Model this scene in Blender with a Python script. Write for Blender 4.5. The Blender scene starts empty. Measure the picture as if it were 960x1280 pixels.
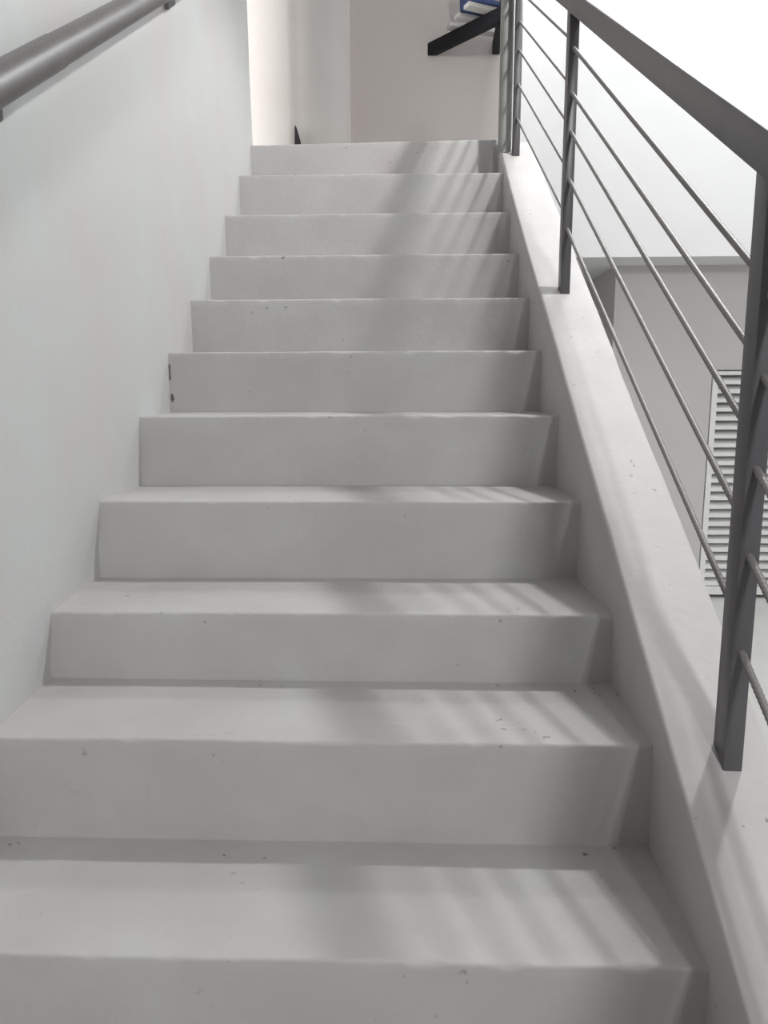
import bpy, bmesh, math, random
from mathutils import Vector, Matrix, noise

random.seed(7)
scene = bpy.context.scene
COL = scene.collection

# ------------------------------------------------------------------ helpers
def link(name, bm, mat, parent=None, smooth=None):
    bmesh.ops.recalc_face_normals(bm, faces=bm.faces[:])
    me = bpy.data.meshes.new(name)
    bm.to_mesh(me); bm.free()
    o = bpy.data.objects.new(name, me)
    COL.objects.link(o)
    for m in (mat if isinstance(mat, (list, tuple)) else [mat]):
        me.materials.append(m)
    if smooth is not None:
        for p in me.polygons: p.use_smooth = True
        me.set_sharp_from_angle(angle=math.radians(smooth))
    if parent is not None: o.parent = parent
    return o

def tag(o, label=None, cat=None, group=None, kind=None):
    if label: o['label'] = label
    if cat: o['category'] = cat
    if group: o['group'] = group
    if kind: o['kind'] = kind
    return o

def thing(name, label, cat, loc=(0, 0, 0), group=None):
    o = bpy.data.objects.new(name, None); COL.objects.link(o)
    o.empty_display_size = .05
    o.location = loc
    return tag(o, label, cat, group)

def local(o, parent):
    """parent o keeping its world-space mesh where it is (parent has only a location)"""
    o.parent = parent
    o.matrix_parent_inverse = Matrix.Translation(parent.location).inverted()
    return o

def part(name, bm, mat, parent, smooth=None, label=None):
    o = link(name, bm, mat, None, smooth)
    local(o, parent)
    if label: o['label'] = label
    return o

def box(bm, x0, x1, y0, y1, z0, z1, bev=0, seg=2):
    vs = [bm.verts.new((x, y, z)) for x in (x0, x1) for y in (y0, y1) for z in (z0, z1)]
    q = [(0,1,3,2),(4,6,7,5),(0,4,5,1),(2,3,7,6),(0,2,6,4),(1,5,7,3)]
    fs = [bm.faces.new([vs[i] for i in f]) for f in q]
    if bev:
        es = list({e for f in fs for e in f.edges})
        bmesh.ops.bevel(bm, geom=es, offset=bev, segments=seg, affect='EDGES', profile=.5)

def hexa(bm, pts, bev=0, seg=2):
    """box from 8 points: 4 around one end, the matching 4 around the other"""
    v = [bm.verts.new(p) for p in pts]
    fs = [bm.faces.new([v[i] for i in f]) for f in
          ((0,1,2,3),(7,6,5,4),(0,4,5,1),(1,5,6,2),(2,6,7,3),(3,7,4,0))]
    if bev:
        es = list({e for f in fs for e in f.edges})
        bmesh.ops.bevel(bm, geom=es, offset=bev, segments=seg, affect='EDGES', profile=.5)

def bar(bm, a, b, w, h, bev=0, up=(0, 0, 1)):
    """straight bar of section w (side) x h (up) from a to b"""
    a, b = Vector(a), Vector(b)
    d = (b - a).normalized()
    s = d.cross(Vector(up)).normalized(); u = s.cross(d).normalized()
    def ring(c): return [c + s*w/2 + u*h/2, c - s*w/2 + u*h/2, c - s*w/2 - u*h/2, c + s*w/2 - u*h/2]
    hexa(bm, ring(a) + ring(b), bev)

def tube(bm, a, b, r, n=24, rings=1, rad=None, cap=True):
    a, b = Vector(a), Vector(b)
    d = (b - a); L = d.length; d.normalize()
    ref = Vector((0, 0, 1)) if abs(d.z) < .95 else Vector((1, 0, 0))
    s = d.cross(ref).normalized(); u = s.cross(d)
    prev = None; first = None
    for i in range(rings + 1):
        t = L * i / rings
        cur = []
        for j in range(n):
            th = 2*math.pi*j/n
            rr = rad(th, t) if rad else r
            cur.append(bm.verts.new(a + d*t + (s*math.cos(th) + u*math.sin(th))*rr))
        if prev:
            for j in range(n):
                bm.faces.new((prev[j], prev[(j+1) % n], cur[(j+1) % n], cur[j]))
        else: first = cur
        prev = cur
    if cap:
        bm.faces.new(first[::-1]); bm.faces.new(prev)

def loft(bm, secs, caps=True):
    """closed strip of sections (list of lists of points); each section is an open profile closed on itself"""
    rows = [[bm.verts.new(p) for p in s] for s in secs]
    n = len(rows[0])
    for a, b in zip(rows, rows[1:]):
        for j in range(n):
            k = (j + 1) % n
            bm.faces.new((a[j], a[k], b[k], b[j]))
    if caps:
        bm.faces.new(rows[0][::-1]); bm.faces.new(rows[-1])

def N(x, y, z, s=1.0): return noise.noise(Vector((x*s, y*s, z*s)))

def lerp_tab(tab, t):
    if t <= tab[0][0]: return tab[0][1]
    for (a, va), (b, vb) in zip(tab, tab[1:]):
        if t <= b:
            k = (t - a)/(b - a); return va + (vb - va)*k
    return tab[-1][1]

# ------------------------------------------------------------------ materials
def paint(name, col, var=.04, tint=.012, rough=.6, bump=.15, scale=3.0, specks=0.0, fine=60, spec=.35):
    m = bpy.data.materials.new(name); m.use_nodes = True
    nt = m.node_tree; nd = nt.nodes; ln = nt.links
    bs = nd['Principled BSDF']
    bs.inputs['Roughness'].default_value = rough
    bs.inputs['Specular IOR Level'].default_value = spec
    tc = nd.new('ShaderNodeTexCoord')
    n1 = nd.new('ShaderNodeTexNoise'); n1.inputs['Scale'].default_value = scale
    n1.inputs['Detail'].default_value = 5; n1.inputs['Roughness'].default_value = .55
    ln.new(tc.outputs['Object'], n1.inputs['Vector'])
    cr = nd.new('ShaderNodeValToRGB')
    e = cr.color_ramp.elements
    lo = [max(0, c*(1 - var*1.0)) for c in col]; hi = [min(1, c*(1 + var*.8)) for c in col]
    lo = (lo[0] + tint*.4, lo[1], lo[2], 1); hi = (hi[0] - tint*.5, hi[1] + tint*.25, hi[2] + tint*.1, 1)
    e[0].position = .33; e[0].color = lo
    e[1].position = .68; e[1].color = hi
    ln.new(n1.outputs['Fac'], cr.inputs['Fac'])
    out = cr.outputs['Color']
    if specks:
        v = nd.new('ShaderNodeTexNoise'); v.inputs['Scale'].default_value = 48; v.inputs['Detail'].default_value = 2
        ln.new(tc.outputs['Object'], v.inputs['Vector'])
        g = nd.new('ShaderNodeTexNoise'); g.inputs['Scale'].default_value = 5.5; g.inputs['Detail'].default_value = 1
        ln.new(tc.outputs['Object'], g.inputs['Vector'])
        r1 = nd.new('ShaderNodeMapRange'); r1.inputs['From Min'].default_value = .68; r1.inputs['From Max'].default_value = .74
        ln.new(v.outputs['Fac'], r1.inputs['Value'])
        r2 = nd.new('ShaderNodeMapRange'); r2.inputs['From Min'].default_value = .54; r2.inputs['From Max'].default_value = .63
        ln.new(g.outputs['Fac'], r2.inputs['Value'])
        mu = nd.new('ShaderNodeMath'); mu.operation = 'MULTIPLY'
        ln.new(r1.outputs[0], mu.inputs[0]); ln.new(r2.outputs[0], mu.inputs[1])
        mu2 = nd.new('ShaderNodeMath'); mu2.operation = 'MULTIPLY'; mu2.inputs[1].default_value = specks
        ln.new(mu.outputs[0], mu2.inputs[0])
        mx = nd.new('ShaderNodeMix'); mx.data_type = 'RGBA'
        ln.new(mu2.outputs[0], mx.inputs['Factor']); ln.new(out, mx.inputs['A'])
        mx.inputs['B'].default_value = (.12, .11, .10, 1)
        out = mx.outputs['Result']
    ln.new(out, bs.inputs['Base Color'])
    n2 = nd.new('ShaderNodeTexNoise'); n2.inputs['Scale'].default_value = fine; n2.inputs['Detail'].default_value = 4
    ln.new(tc.outputs['Object'], n2.inputs['Vector'])
    n3 = nd.new('ShaderNodeTexNoise'); n3.inputs['Scale'].default_value = fine/8; n3.inputs['Detail'].default_value = 3
    ln.new(tc.outputs['Object'], n3.inputs['Vector'])
    ad = nd.new('ShaderNodeMath'); ad.operation = 'MULTIPLY_ADD'; ad.inputs[1].default_value = 3.0
    ln.new(n3.outputs['Fac'], ad.inputs[0]); ln.new(n2.outputs['Fac'], ad.inputs[2])
    b = nd.new('ShaderNodeBump'); b.inputs['Strength'].default_value = bump; b.inputs['Distance'].default_value = .004
    ln.new(ad.outputs[0], b.inputs['Height']); ln.new(b.outputs['Normal'], bs.inputs['Normal'])
    return m

def metal_paint(name, col, rough=.42, metallic=.0, spec=.5, var=.10, scale=9):
    m = paint(name, col, var=var, tint=0.0, rough=rough, bump=.05, scale=scale, fine=90, spec=spec)
    m.node_tree.nodes['Principled BSDF'].inputs['Metallic'].default_value = metallic
    return m

M_STEP = paint('painted_concrete', (.415, .399, .394), var=.075, tint=.02, rough=.62, bump=.15, scale=4.5, specks=.85)
M_RISER = paint('painted_concrete_riser', (.415, .399, .394), var=.075, tint=.02, rough=.62, bump=.15, scale=4.5, specks=.3)
M_CURB = paint('painted_curb', (.44, .424, .418), var=.065, tint=.014, rough=.6, bump=.12, scale=5, specks=.6)
M_WALL = paint('painted_plaster', (.50, .50, .494), var=.035, tint=.03, rough=.55, bump=.10, scale=3.2)
M_WHITE = paint('white_plaster', (.80, .80, .80), var=.015, tint=.004, rough=.7, bump=.08, scale=2)
M_GREIGE = paint('warm_grey_plaster', (.56, .515, .495), var=.02, tint=.004, rough=.75, bump=.08, scale=2)
M_LOWER = paint('grey_plaster', (.56, .545, .53), var=.015, tint=.003, rough=.75, bump=.06, scale=1.6)
M_COLUMN = paint('column_plaster', (.42, .395, .38), var=.02, tint=.006, rough=.75, bump=.15, scale=5)
M_FLOOR = paint('floor_tile', (.50, .50, .48), var=.04, tint=.004, rough=.4, bump=.05, scale=2)
M_CEIL = paint('ceiling_paint', (.78, .78, .77), var=.01, tint=.002, rough=.8, bump=.05, scale=2)
M_RAIL = metal_paint('railing_grey_paint', (.088, .083, .088), rough=.34)
M_ROD = metal_paint('rod_grey_paint', (.17, .16, .155), rough=.45)
M_PIPE = metal_paint('handrail_grey_paint', (.098, .093, .091), rough=.40, spec=.4, var=.10, scale=14)
M_NEWEL = metal_paint('light_grey_pipe_paint', (.27, .275, .26), rough=.5, spec=.3)
M_ALU = metal_paint('white_aluminium', (.78, .78, .77), rough=.4, var=.03)
M_DARK = metal_paint('dark_steel', (.012, .011, .014), rough=.65, spec=.2)
M_GAP = metal_paint('dark_gap', (.02, .02, .02), rough=.8)
M_SLAT = metal_paint('white_wood', (.55, .54, .52), rough=.6, var=.06)
M_BLUE = metal_paint('blue_plastic', (.03, .055, .15), rough=.55)
M_CHIP = metal_paint('bare_cement', (.10, .095, .09), rough=.9)

# ------------------------------------------------------------------ measured stair
YS = [0.890, 1.157, 1.414, 1.686, 1.962, 2.232, 2.496, 2.762, 3.021, 3.278, 3.533]
ZS = [0.000, 0.184, 0.366, 0.506, 0.687, 0.870, 1.046, 1.224, 1.404, 1.599, 1.809, 2.008]   # ZS[k] = top of step k
W = 1.10
CURB_A, CURB_B = 0.644, -0.279          # curb top: z = A*y + B
def curb_z(y): return CURB_A*y + CURB_B
Y_END = 3.545
# hand-plastered irregularity of the curb's inner face
CURB_X = [(.6, .004), (.89, .006), (1.157, .010), (1.414, .006), (1.686, -.007), (1.962, -.006), (2.232, -.009), (2.5, -.003),
          (3.0, -.002), (3.28, 0.0), (3.53, .012)]

def front_off(x, z, k):
    """unevenness of a riser's hand-trowelled face"""
    return .0022*N(x*2.3, z*4 + k*3.1, k*1.7) + .0009*N(x*9, z*11, k*2.3)

def edge_chip(x, k):
    a = max(0.0, N(x*22, k*5.3, 1.7) - .18)*.015
    b = max(0.0, N(x*60, k*3.3, 8.1) - .22)*.010
    return a + b

stairs = thing('concrete_staircase', 'pale grey painted concrete staircase climbing from the foreground to the landing', 'staircase', (W/2, .62, 0))

def step_dims(k):
    """k from 1 (nearest in view) to 11 (landing); 0, -1 ... continue below the frame"""
    if k >= 1:
        y0 = YS[k-1]; z = ZS[k]; zb = ZS[k-1]
        y1 = YS[k] if k < 11 else YS[10] + .25
    else:
        y0 = YS[0] + .264*(k-1); y1 = y0 + .264; z = .184*k; zb = .184*(k-1)
    return y0, y1, z, zb

def tilt(x, k):
    t = {11: .014, 1: -.003, 2: -.004}.get(k, 0.0)
    return t*(x/W - .5)

STEP_X0, STEP_X1 = -.024, W + .016
def make_step(k):
    y0, y1, z, zb = step_dims(k)
    nx = 190 if k <= 5 else 130
    st = bpy.data.objects.new('step', None); COL.objects.link(st)
    st.location = (W/2, y0, zb); st.empty_display_size = .05
    local(st, stairs)
    # tread: top face, rounded and slightly chipped nosing, and the first 3 cm of the face
    bm = bmesh.new(); secs = []
    yb = y1 + .03
    for i in range(nx + 1):
        x = STEP_X0 + (STEP_X1 - STEP_X0)*i/nx
        c = edge_chip(x, k); r = .005 + c
        dz = tilt(x, k)
        def top(y): return z + dz + .0014*N(x*2.6, y*3.1, k*2.9) + .0006*N(x*10, y*10, k*1.1)
        wob = .0016*N(x*6, k*4.4, 3.3)
        prof = []
        for t in (1, .8, .6, .4, .2, .09):
            y = y0 + (yb - y0)*t
            prof.append((x, y, top(y)))
        yf0 = y0 + front_off(x, z, k) + wob
        zt = top(y0)
        for a in (0, 22, 45, 68, 90):
            a = math.radians(a)
            prof.append((x, yf0 + r - r*math.sin(a) , zt - r + r*math.cos(a)))
        prof.append((x, y0 + front_off(x, z - .02, k), z + dz - .022))
        prof.append((x, y0 + front_off(x, z - .03, k), z + dz - .030))
        prof.append((x, y0 + .05, z + dz - .030))
        prof.append((x, yb, z + dz - .030))
        secs.append(prof)
    loft(bm, secs)
    t = link('tread', bm, M_STEP, None, 55)
    t.parent = st; t.matrix_parent_inverse = Matrix.Translation((W/2, y0, zb)).inverted()
    # riser below it
    bm = bmesh.new(); secs = []
    zr = [0, .12, .25, .4, .55, .7, .85, 1]
    for i in range(nx//2 + 1):
        x = STEP_X0 + (STEP_X1 - STEP_X0)*i/(nx//2)
        dz = tilt(x, k)
        prof = []
        zt = z + dz - .030; zbb = zb - .006
        for q in zr:
            zz = zt + (zbb - zt)*q
            prof.append((x, y0 + front_off(x, zz, k), zz))
        prof += [(x, y0 + .05, zbb), (x, y0 + .05, zt)]
        secs.append(prof)
    loft(bm, secs)
    r = link('riser', bm, M_RISER, None, 55)
    r.parent = st; r.matrix_parent_inverse = Matrix.Translation((W/2, y0, zb)).inverted()

for k in range(0, 12): make_step(k)

# curb (low side wall that carries the railing)
bm = bmesh.new(); secs = []
ny = 150
ya, ye = -.35, Y_END
for i in range(ny + 1):
    y = ya + (ye - ya)*i/ny
    zt = curb_z(y) + .0025*N(y*2.1, 0, 5) + .001*N(y*9, 3, 1)
    zb = zt - .62
    xi = W + lerp_tab(CURB_X, y); xt = W + .0015*N(y*3, 9, 2); xo = 1.25 + .004*N(y*2.4, 7, 7) + .0015*N(y*12, 4, 4)
    r = .006 + max(0, N(y*20, 2, 6) - .3)*.012
    prof = [(xi, y, zb), (xi, y, zt - .30), (xi*.75 + xt*.25, y, zt - .18), (xi*.4 + xt*.6, y, zt - .07), (xt, y, zt - .02)]
    for a in (0, 30, 60, 90):
        a = math.radians(a); prof.append((xt + r - r*math.cos(a), y, zt - r + r*math.sin(a)))
    for q in (.25, .5, .75):
        x = xt + (xo - xt)*q
        prof.append((x, y, zt + .0016*N(x*7, y*3, 2.2) + .0008*N(x*20, y*12, 8)))
    for a in (90, 60, 30, 0):
        a = math.radians(a); prof.append((xo - r + r*math.cos(a), y, zt - r + r*math.sin(a)))
    prof += [(xo, y, zt - .05), (xo, y, zb)]
    secs.append(prof)
loft(bm, secs)
part('side_curb', bm, M_CURB, stairs, 50, 'low sloping curb along the right edge that carries the railing')

# sloping slab below the steps
bm = bmesh.new()
def slab_ring(x):
    sl = .69
    f = lambda y: .69*(y - .89) - .05
    return [(x, .45, f(.45)-.06), (x, 3.60, f(3.60)-.06), (x, 3.60, f(3.60) - .24), (x, .45, f(.45) - .24)]
hexa(bm, slab_ring(-.02) + slab_ring(W + .05))
part('sloping_slab', bm, M_WHITE, stairs)

# bare chip on the left edge of the sixth riser
for pts in ([(.002, 1.012), (.0055, 1.008), (.0045, .985), (.006, .968), (.002, .965)], [(.004, .925), (.010, .922), (.012, .908), (.007, .900), (.003, .908)]):
    bm = bmesh.new()
    fr = [bm.verts.new((x, 2.2292 + front_off(x, z, 6), z)) for x, z in pts]
    bk = [bm.verts.new((x, 2.236, z)) for x, z in pts]
    bm.faces.new(fr); bm.faces.new(bk[::-1])
    for i in range(len(pts)):
        j = (i + 1) % len(pts); bm.faces.new((fr[i], bk[i], bk[j], fr[j]))
    part('cement_chip', bm, M_CHIP, stairs, None, 'dark bare cement chip at the left edge of a riser')

# ------------------------------------------------------------------ the setting
def wall_x(y, z):
    """left wall's visible face: flat, hand-plastered, leaning out a little beside the lower steps"""
    h = z - (.69*(y - .89) + .184)
    lean = -.015*max(0, min(1, -h/.15))*max(0, min(1, (2.0 - y)/.3))
    top = .012*max(0, min(1, (y - 3.0)/.5)) * max(0, min(1, (2.3 - z)/.5))
    return lean + top + .003*N(y*1.1, z*1.1, 4) + .0012*N(y*4, z*4, 9)

bm = bmesh.new()
Y0, Y1, Z0, Z1 = -.9, 3.632, -1.02, 6.8
ny, nz = 120, 200
front = [[bm.verts.new((wall_x(Y0 + (Y1-Y0)*i/ny, Z0 + (Z1-Z0)*j/nz) - (.012 if i == ny else 0), Y0 + (Y1-Y0)*i/ny, Z0 + (Z1-Z0)*j/nz))
          for j in range(nz+1)] for i in range(ny+1)]
for i in range(ny):
    for j in range(nz):
        bm.faces.new((front[i][j], front[i+1][j], front[i+1][j+1], front[i][j+1]))
bk = [bm.verts.new((-.16, y, z)) for y, z in ((Y0, Z0), (Y1, Z0), (Y1, Z1), (Y0, Z1))]
bm.faces.new(bk)
bm.faces.new([front[i][0] for i in range(ny+1)] + [bk[1], bk[0]])
bm.faces.new([front[i][nz] for i in range(ny+1)] + [bk[2], bk[3]])
bm.faces.new([front[0][j] for j in range(nz+1)] + [bk[3], bk[0]])
bm.faces.new([front[ny][j] for j in range(nz+1)] + [bk[2], bk[1]])
tag(link('wall_left', bm, M_WALL, None, 40), kind='structure')

def struct(name, fn, mat, **kw):
    bm = bmesh.new(); fn(bm)
    return tag(link(name, bm, mat, None, kw.get('smooth')), kind='structure')

LAND = 2.008
XR = 4.9            # right wall
FL = -1.02          # ground floor
struct('floor_landing', lambda b: box(b, -2.5, 1.29, YS[10] + .262, 5.8, LAND - .22, LAND - .001), M_FLOOR)
struct('floor', lambda b: box(b, -2.5, XR + .15, -3.0, 8.6, FL - .12, FL), M_FLOOR)
struct('ceiling', lambda b: box(b, -.16, XR + .15, -1.6, 8.6, 6.8, 6.92), M_CEIL)
struct('ceiling_landing', lambda b: (box(b, -2.65, 1.45, 3.66, 6.4, 4.2, 4.4), box(b, -.16, 1.45, 3.66, 3.80, 4.4, 6.8)), M_CEIL)
struct('wall_landing', lambda b: box(b, -2.5, 1.40, 5.8, 6.4, LAND - .22, 4.2), M_GREIGE)
struct('wall_far_upper', lambda b: (box(b, 1.40, XR, 6.4, 6.95, 1.972, 6.8), box(b, .6, 2.54, 6.95, 8.6, 1.972, 2.2)), M_WHITE)

DX0, DX1, DZ1 = 3.425, 4.205, 1.075      # opening of the louvred door
def lower(b):
    box(b, 2.535, DX0, 6.85, 8.6, FL, 1.972)
    box(b, DX0, DX1, 6.85, 7.2, DZ1, 1.972)
    box(b, DX1, XR, 6.85, 8.6, FL, 1.972)
    box(b, DX0, DX1, 6.98, 7.2, FL, DZ1)
struct('wall_far_lower', lower, M_LOWER)
struct('wall_corridor', lambda b: box(b, .6, 2.535, 8.45, 8.6, FL, 1.972), M_LOWER)
struct('wall_right', lambda b: box(b, XR, XR + .15, -1.6, 8.6, FL, 6.8), M_WHITE)
def left_landing(b):
    x0, x1 = -2.65, -2.5
    wy0, wy1, wz0, wz1 = 2.4, 4.0, 2.3, 3.9
    box(b, x0, x1, 1.4, wy0, LAND-.22, 4.2)
    box(b, x0, x1, wy1, 5.8, LAND-.22, 4.2)
    box(b, x0, x1, wy0, wy1, LAND-.22, wz0)
    box(b, x0, x1, wy0, wy1, wz1, 4.2)
struct('wall_landing_left', left_landing, M_WHITE)

# louvred door
door = tag(bpy.data.objects.new('door_1', None), kind='structure'); COL.objects.link(door)
door.location = ((DX0 + DX1)/2, 6.9, FL); door['label'] = 'white louvred metal door in the wall below, seen through the railing'
bm = bmesh.new()
fy0, fy1 = 6.852, 6.905
g = .012
box(bm, DX0 + g, DX0 + .062, fy0, fy1, FL + .03, DZ1 - g, .003)
box(bm, DX1 - .062, DX1 - g, fy0, fy1, FL + .03, DZ1 - g, .003)
box(bm, DX0 + .06, DX1 - .06, fy0, fy1, DZ1 - .045, DZ1 - g, .003)
box(bm, DX0 + .06, DX1 - .06, fy0, fy1, FL + .03, FL + .11, .003)
part('door_frame', bm, M_ALU, door)
bm = bmesh.new()
z = FL + .12; pitch = .0805
while z < DZ1 - .10:
    # tilted blade: outer lip low at the front, rising to the back
    a = Vector((0, fy0 + .004, z)); b_ = Vector((0, 6.966, z + .068))
    n_ = Vector((0, -.062, .041)).normalized()*.004
    x0, x1 = DX0 + .058, DX1 - .058
    prof = [(a.y, z - .002), (a.y, z + .030), (a.y + .006, z + .034), (b_.y, b_.z), (b_.y + .002, b_.z - .004), (a.y + .008, z + .027), (a.y + .004, z - .002)]
    loft(bm, [[(x0, p, q) for p, q in prof], [(x1, p, q) for p, q in prof]])
    z += pitch
part('louvre_panel', bm, M_ALU, door, 30)
bm = bmesh.new()
box(bm, DX0 + .004, DX1 - .004, 6.972, 6.978, FL + .004, DZ1 - .004)
part('door_backing', bm, M_LOWER, door)

# big round column on the landing, with its vertical joint
CX, CY, CR = -.045, 5.08, .40
bm = bmesh.new()
seam = math.radians(-75)
n = 96
secs = []
for zz in [LAND + (4.2 - LAND)*i/40 for i in range(41)]:
    ring = []
    for j in range(n):
        th = seam + 2*math.pi*j/n
        r = CR - (.007 if j < n*.45 else 0) + .0012*N(math.cos(th)*3, math.sin(th)*3, zz*3)
        ring.append((CX + r*math.cos(th), CY + r*math.sin(th), zz))
    secs.append(ring)
loft(bm, secs)
col = tag(link('round_column', bm, M_COLUMN, None, 45), 'white plastered round column with a vertical joint, standing on the landing', 'column')

# small dark wedge at the column's foot
sx, sy = CX + CR*math.cos(seam), CY + CR*math.sin(seam)
bm = bmesh.new()
tri = [(-.010, 0), (.075, 0), (.024, .35), (.002, .425), (-.006, .435), (-.008, .34)]
zb = LAND + .0
fr = [bm.verts.new((sx + a, sy - .045, zb + b)) for a, b in tri]
bk = [bm.verts.new((sx + a, sy - .012, zb + b)) for a, b in tri]
bm.faces.new(fr); bm.faces.new(bk[::-1])
for i in range(len(tri)):
    j = (i + 1) % len(tri); bm.faces.new((fr[i], bk[i], bk[j], fr[j]))
tag(link('wedge', bm, M_DARK), 'thin dark pointed wedge standing at the foot of the round column', 'wedge')

# ------------------------------------------------------------------ wall rack and what lies on it
rack = thing('wall_rack', 'slatted white rack on dark diagonal arms high on the landing wall', 'rack', (1.2, 5.75, 3.3))
for (ax, ay, u, L) in ((.905, 5.775, Vector((.661, -.75, 0)), .62), (1.335, 5.79, Vector((-.03, -1, 0)), .62)):
    u = u.normalized()
    a = Vector((ax, ay, 3.3)); e = a + u*L
    s = Vector((u.y, -u.x, 0))*.026
    k = -s.y/u.y*1.0
    bm = bmesh.new()
    # far end cut flat against the wall, near end square
    pl = a + s; pr = a - s
    pl = pl + u*((5.798 - pl.y)/u.y); pr = pr + u*((5.798 - pr.y)/u.y)
    r1 = [(pl.x, pl.y, 3.342), (pr.x, pr.y, 3.342), (pr.x, pr.y, 3.258), (pl.x, pl.y, 3.258)]
    q1, q2 = e + s, e - s
    r2 = [(q1.x, q1.y, 3.342), (q2.x, q2.y, 3.342), (q2.x, q2.y, 3.258), (q1.x, q1.y, 3.258)]
    hexa(bm, r1 + r2, .004)
    part('arm', bm, M_DARK, rack)
for (x, y, ang, L) in ((.985, 5.575, 20, .42), (1.03, 5.445, 22, .38), (1.085, 5.30, 26, .30), (1.18, 5.14, 26, .22)):
    d = Vector((math.cos(math.radians(ang)), math.sin(math.radians(ang)), 0))
    bm = bmesh.new()
    a = Vector((x, y, 3.355)); bar(bm, a, a + d*L, .07, .026, .003)
    part('slat', bm, M_SLAT, rack)

box_t = thing('storage_box', 'blue storage box lying on the slatted rack', 'box', (1.20, 5.40, 3.368))
bm = bmesh.new()
def taper_box(bm, cx, cy, z0, z1, a, b, grow, ang, bev):
    ca, sa = math.cos(math.radians(ang)), math.sin(math.radians(ang))
    def ring(z, g): return [(cx + (ca*p - sa*q)*g, cy + (sa*p + ca*q)*g, z) for p, q in ((-a, -b), (a, -b), (a, b), (-a, b))]
    hexa(bm, ring(z0, 1) + ring(z1, grow), bev)
taper_box(bm, 1.20, 5.40, 3.369, 3.57, .125, .09, 1.06, 24, .012)
part('box_body', bm, M_BLUE, box_t, 40)
bm = bmesh.new()
taper_box(bm, 1.20, 5.40, 3.571, 3.60, .14, .105, 1.0, 24, .006)
part('lid', bm, M_BLUE, box_t, 40)

# ------------------------------------------------------------------ railing on the curb
rail_t = thing('metal_railing', 'dark grey metal railing with square posts and twisted rods on the right curb', 'railing', (1.18, 1.04, curb_z(1.04)))
def rail_x(y): return 1.187 - .0065*(y - 1.0)
def rail_bot(y): return 1.205 + .603*(y - 1.036)
PW, PD = .0285, .040
POSTS = [-.285, 1.056, 2.336, 3.408]
for y in POSTS:
    x = rail_x(y) - .0055
    bm = bmesh.new()
    x0, x1, y0, y1 = x - PW/2, x + PW/2, y - PD/2, y + PD/2
    hexa(bm, [(x0, y0, curb_z(y0) - .004), (x1, y0, curb_z(y0) - .004), (x1, y1, curb_z(y1) - .004), (x0, y1, curb_z(y1) - .004),
              (x0, y0, rail_bot(y0) + .01), (x1, y0, rail_bot(y0) + .01), (x1, y1, rail_bot(y1) + .01), (x0, y1, rail_bot(y1) + .01)], .0022)
    part('post', bm, M_RAIL, rail_t, 40)
bm = bmesh.new()
ya, ye = -.35, 3.435
def rr(y):
    x = rail_x(y); h = .060; w = .046
    return [(x - w/2, y, rail_bot(y)), (x + w/2, y, rail_bot(y)), (x + w/2, y, rail_bot(y) + h), (x - w/2, y, rail_bot(y) + h)]
hexa(bm, rr(ya) + rr(ye), .003)
part('top_rail', bm, M_RAIL, rail_t, 40)

def rod_rad(r):
    return lambda th, t: r*(1 + .07*math.cos(2*th - t*2*math.pi/.0085))
bays = [(-.27, [1.065 - .81, .959 - .81, .834 - .81, .711 - .81, .570 - .81], 1.040, [1.065, .959, .834, .711, .570]),
        (1.070, [1.094, .989, .884, .758, .620], 2.320, [1.887, 1.768, 1.666, 1.537, 1.399]),
        (2.352, [1.921, 1.804, 1.696, 1.575, 1.446], 3.392, [2.537, 2.424, 2.318, 2.187, 2.053])]
for (ya, za, yb, zb_), rod_r, rings in zip(bays, (.0056, .0051, .0045), (620, 620, 8)):
    for i in range(5):
        bm = bmesh.new()
        a = (rail_x(ya) - .0055, ya, za[i]); b = (rail_x(yb) - .0055, yb, zb_[i])
        tube(bm, a, b, rod_r, n=12, rings=rings, rad=rod_rad(rod_r) if rings > 8 else None)
        part('rod', bm, M_ROD, rail_t, 60)

# light grey pipe post at the head of the stairs
newel = thing('pipe_post', 'light grey round pipe post at the head of the stairs', 'post', (1.121, 3.45, 1.94))
px_, py_ = 1.1235, 3.452
bm = bmesh.new(); tube(bm, (px_, py_, 1.93), (px_, py_, 2.96), .0285, n=36)
part('pipe', bm, M_NEWEL, newel, 40)
bm = bmesh.new(); tube(bm, (px_, py_, 2.955), (px_, py_, 2.972), .031, n=36)
part('cap', bm, M_NEWEL, newel, 40)

# ------------------------------------------------------------------ handrail on the left wall
hand = thing('handrail', 'grey round pipe handrail fixed along the left wall', 'handrail', (.07, 1.24, 1.414))
def hz(y): return 1.414 + .622*(y - 1.24)
HX = .072
bm = bmesh.new(); tube(bm, (HX, -.5, hz(-.5)), (HX, 1.435, hz(1.435)), .0285, n=40)
part('pipe', bm, M_PIPE, hand, 40)
bm = bmesh.new(); tube(bm, (HX, 1.433, hz(1.433)), (HX, 3.3, hz(3.3)), .0272, n=40)
part('pipe', bm, M_PIPE, hand, 40)
for y in (1.315, 2.392):
    zc = hz(y); w = .036
    f = lambda yy, d: hz(yy) + d
    bm = bmesh.new()
    hexa(bm, [(.002, y - w, f(y - w, -.088)), (.002, y + w, f(y + w, -.088)), (.002, y + w, f(y + w, .03)), (.002, y - w, f(y - w, .03)),
              (.014, y - w, f(y - w, -.088)), (.014, y + w, f(y + w, -.088)), (.014, y + w, f(y + w, .03)), (.014, y - w, f(y - w, .03))], .002)
    b_ = part('bracket', bm, M_PIPE, hand, 40)
    bm = bmesh.new(); tube(bm, (.012, y, zc - .004), (HX - .02, y, zc - .004), .008, n=20)
    pin = link('bracket_arm', bm, M_PIPE, None, 40); pin.parent = b_

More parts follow.
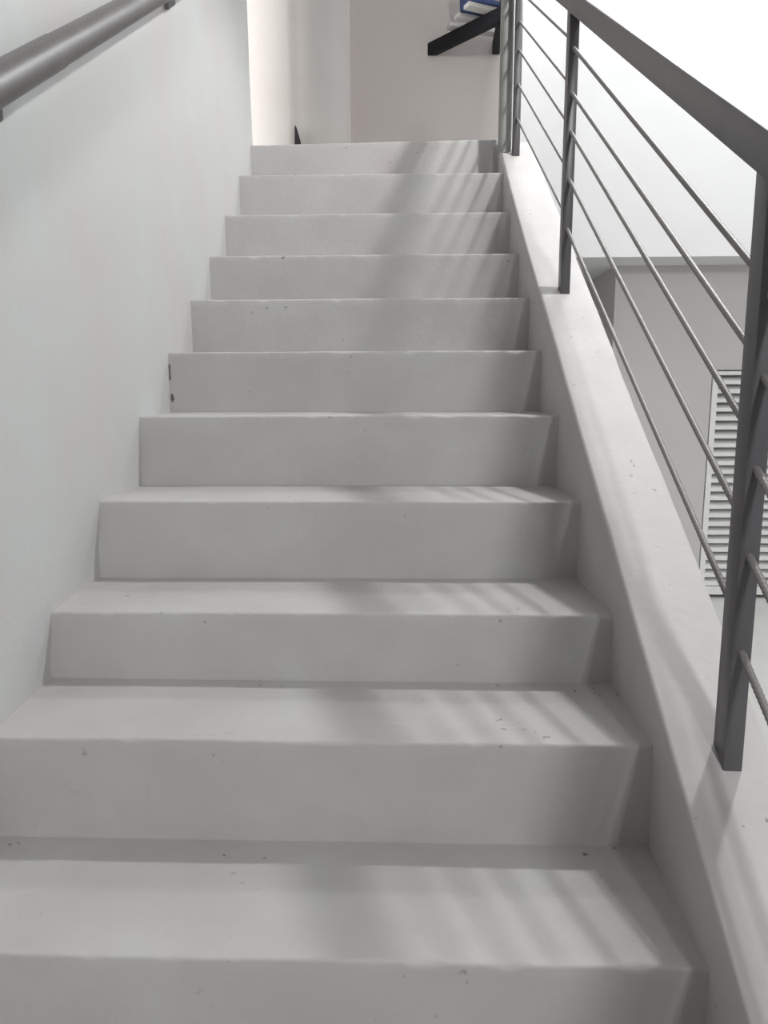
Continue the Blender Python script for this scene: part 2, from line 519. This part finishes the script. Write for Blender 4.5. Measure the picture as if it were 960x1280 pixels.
# ------------------------------------------------------------------ lights
def area(name, loc, target, size, power, col=(1, 1, 1), shape='DISK', size_y=None, spread=None):
    l = bpy.data.lights.new(name, 'AREA'); l.energy = power; l.color = col; l.shape = shape; l.size = size
    if size_y: l.size_y = size_y
    if spread: l.spread = spread
    o = bpy.data.objects.new(name, l); COL.objects.link(o); o.location = loc
    d = Vector(target) - Vector(loc)
    o.rotation_euler = d.to_track_quat('-Z', 'Y').to_euler()
    return o
sl = bpy.data.lights.new('pendant_lamp', 'SPOT'); sl.energy = 178; sl.color = (1.0, .985, .975)
sl.shadow_soft_size = .055; sl.spot_size = math.radians(138); sl.spot_blend = .35
so = bpy.data.objects.new('pendant_lamp', sl); COL.objects.link(so); so.location = (2.05, 2.3, 3.55)
area('window_daylight', (2.2, -4.2, 3.5), (.8, 1.6, .8), .75, 155, (.985, .99, 1.0))
area('wall_washer', (3.2, 5.6, 6.4), (3.0, 6.5, 3.4), 3.2, 168, (.96, .98, 1.0), 'RECTANGLE', .3)
area('window_daylight', (-2.45, 3.2, 3.1), (0, 4.9, 3.0), 1.5, 128, (1, .985, .97), 'RECTANGLE', 1.5)

wd = bpy.data.worlds.new('World'); scene.world = wd; wd.use_nodes = True
bg = wd.node_tree.nodes['Background']
bg.inputs['Color'].default_value = (.98, .985, 1.0, 1); bg.inputs['Strength'].default_value = .25

# ------------------------------------------------------------------ camera
cam = bpy.data.cameras.new('camera'); co = bpy.data.objects.new('camera', cam); COL.objects.link(co)
F, PT, YW, RL = 935.611495, 0.167532110, 0.0288323797, -0.00298843071
cam.sensor_fit = 'VERTICAL'; cam.sensor_height = 36; cam.lens = F/1280*36
cam.clip_start = .02
cy, sy_ = math.cos(YW), math.sin(YW); cp, sp = math.cos(PT), math.sin(PT)
right = Vector((cy, sy_, 0)); f0 = Vector((-sy_, cy, 0))
fwd = f0*cp - Vector((0, 0, 1))*sp; up = f0*sp + Vector((0, 0, 1))*cp
cr, sr = math.cos(RL), math.sin(RL)
Rc = right*cr + up*sr; Uc = up*cr - right*sr
m = Matrix((Rc, Uc, -fwd)).transposed().to_4x4()
m.translation = (0.69927627, 0, 0.94758159)
co.matrix_world = m
scene.camera = co

vs = scene.view_settings
scene.display_settings.display_device = 'sRGB'
vs.view_transform = 'Standard'; vs.look = 'None'; vs.gamma = 1; vs.use_curve_mapping = False
vs.exposure = 0.27
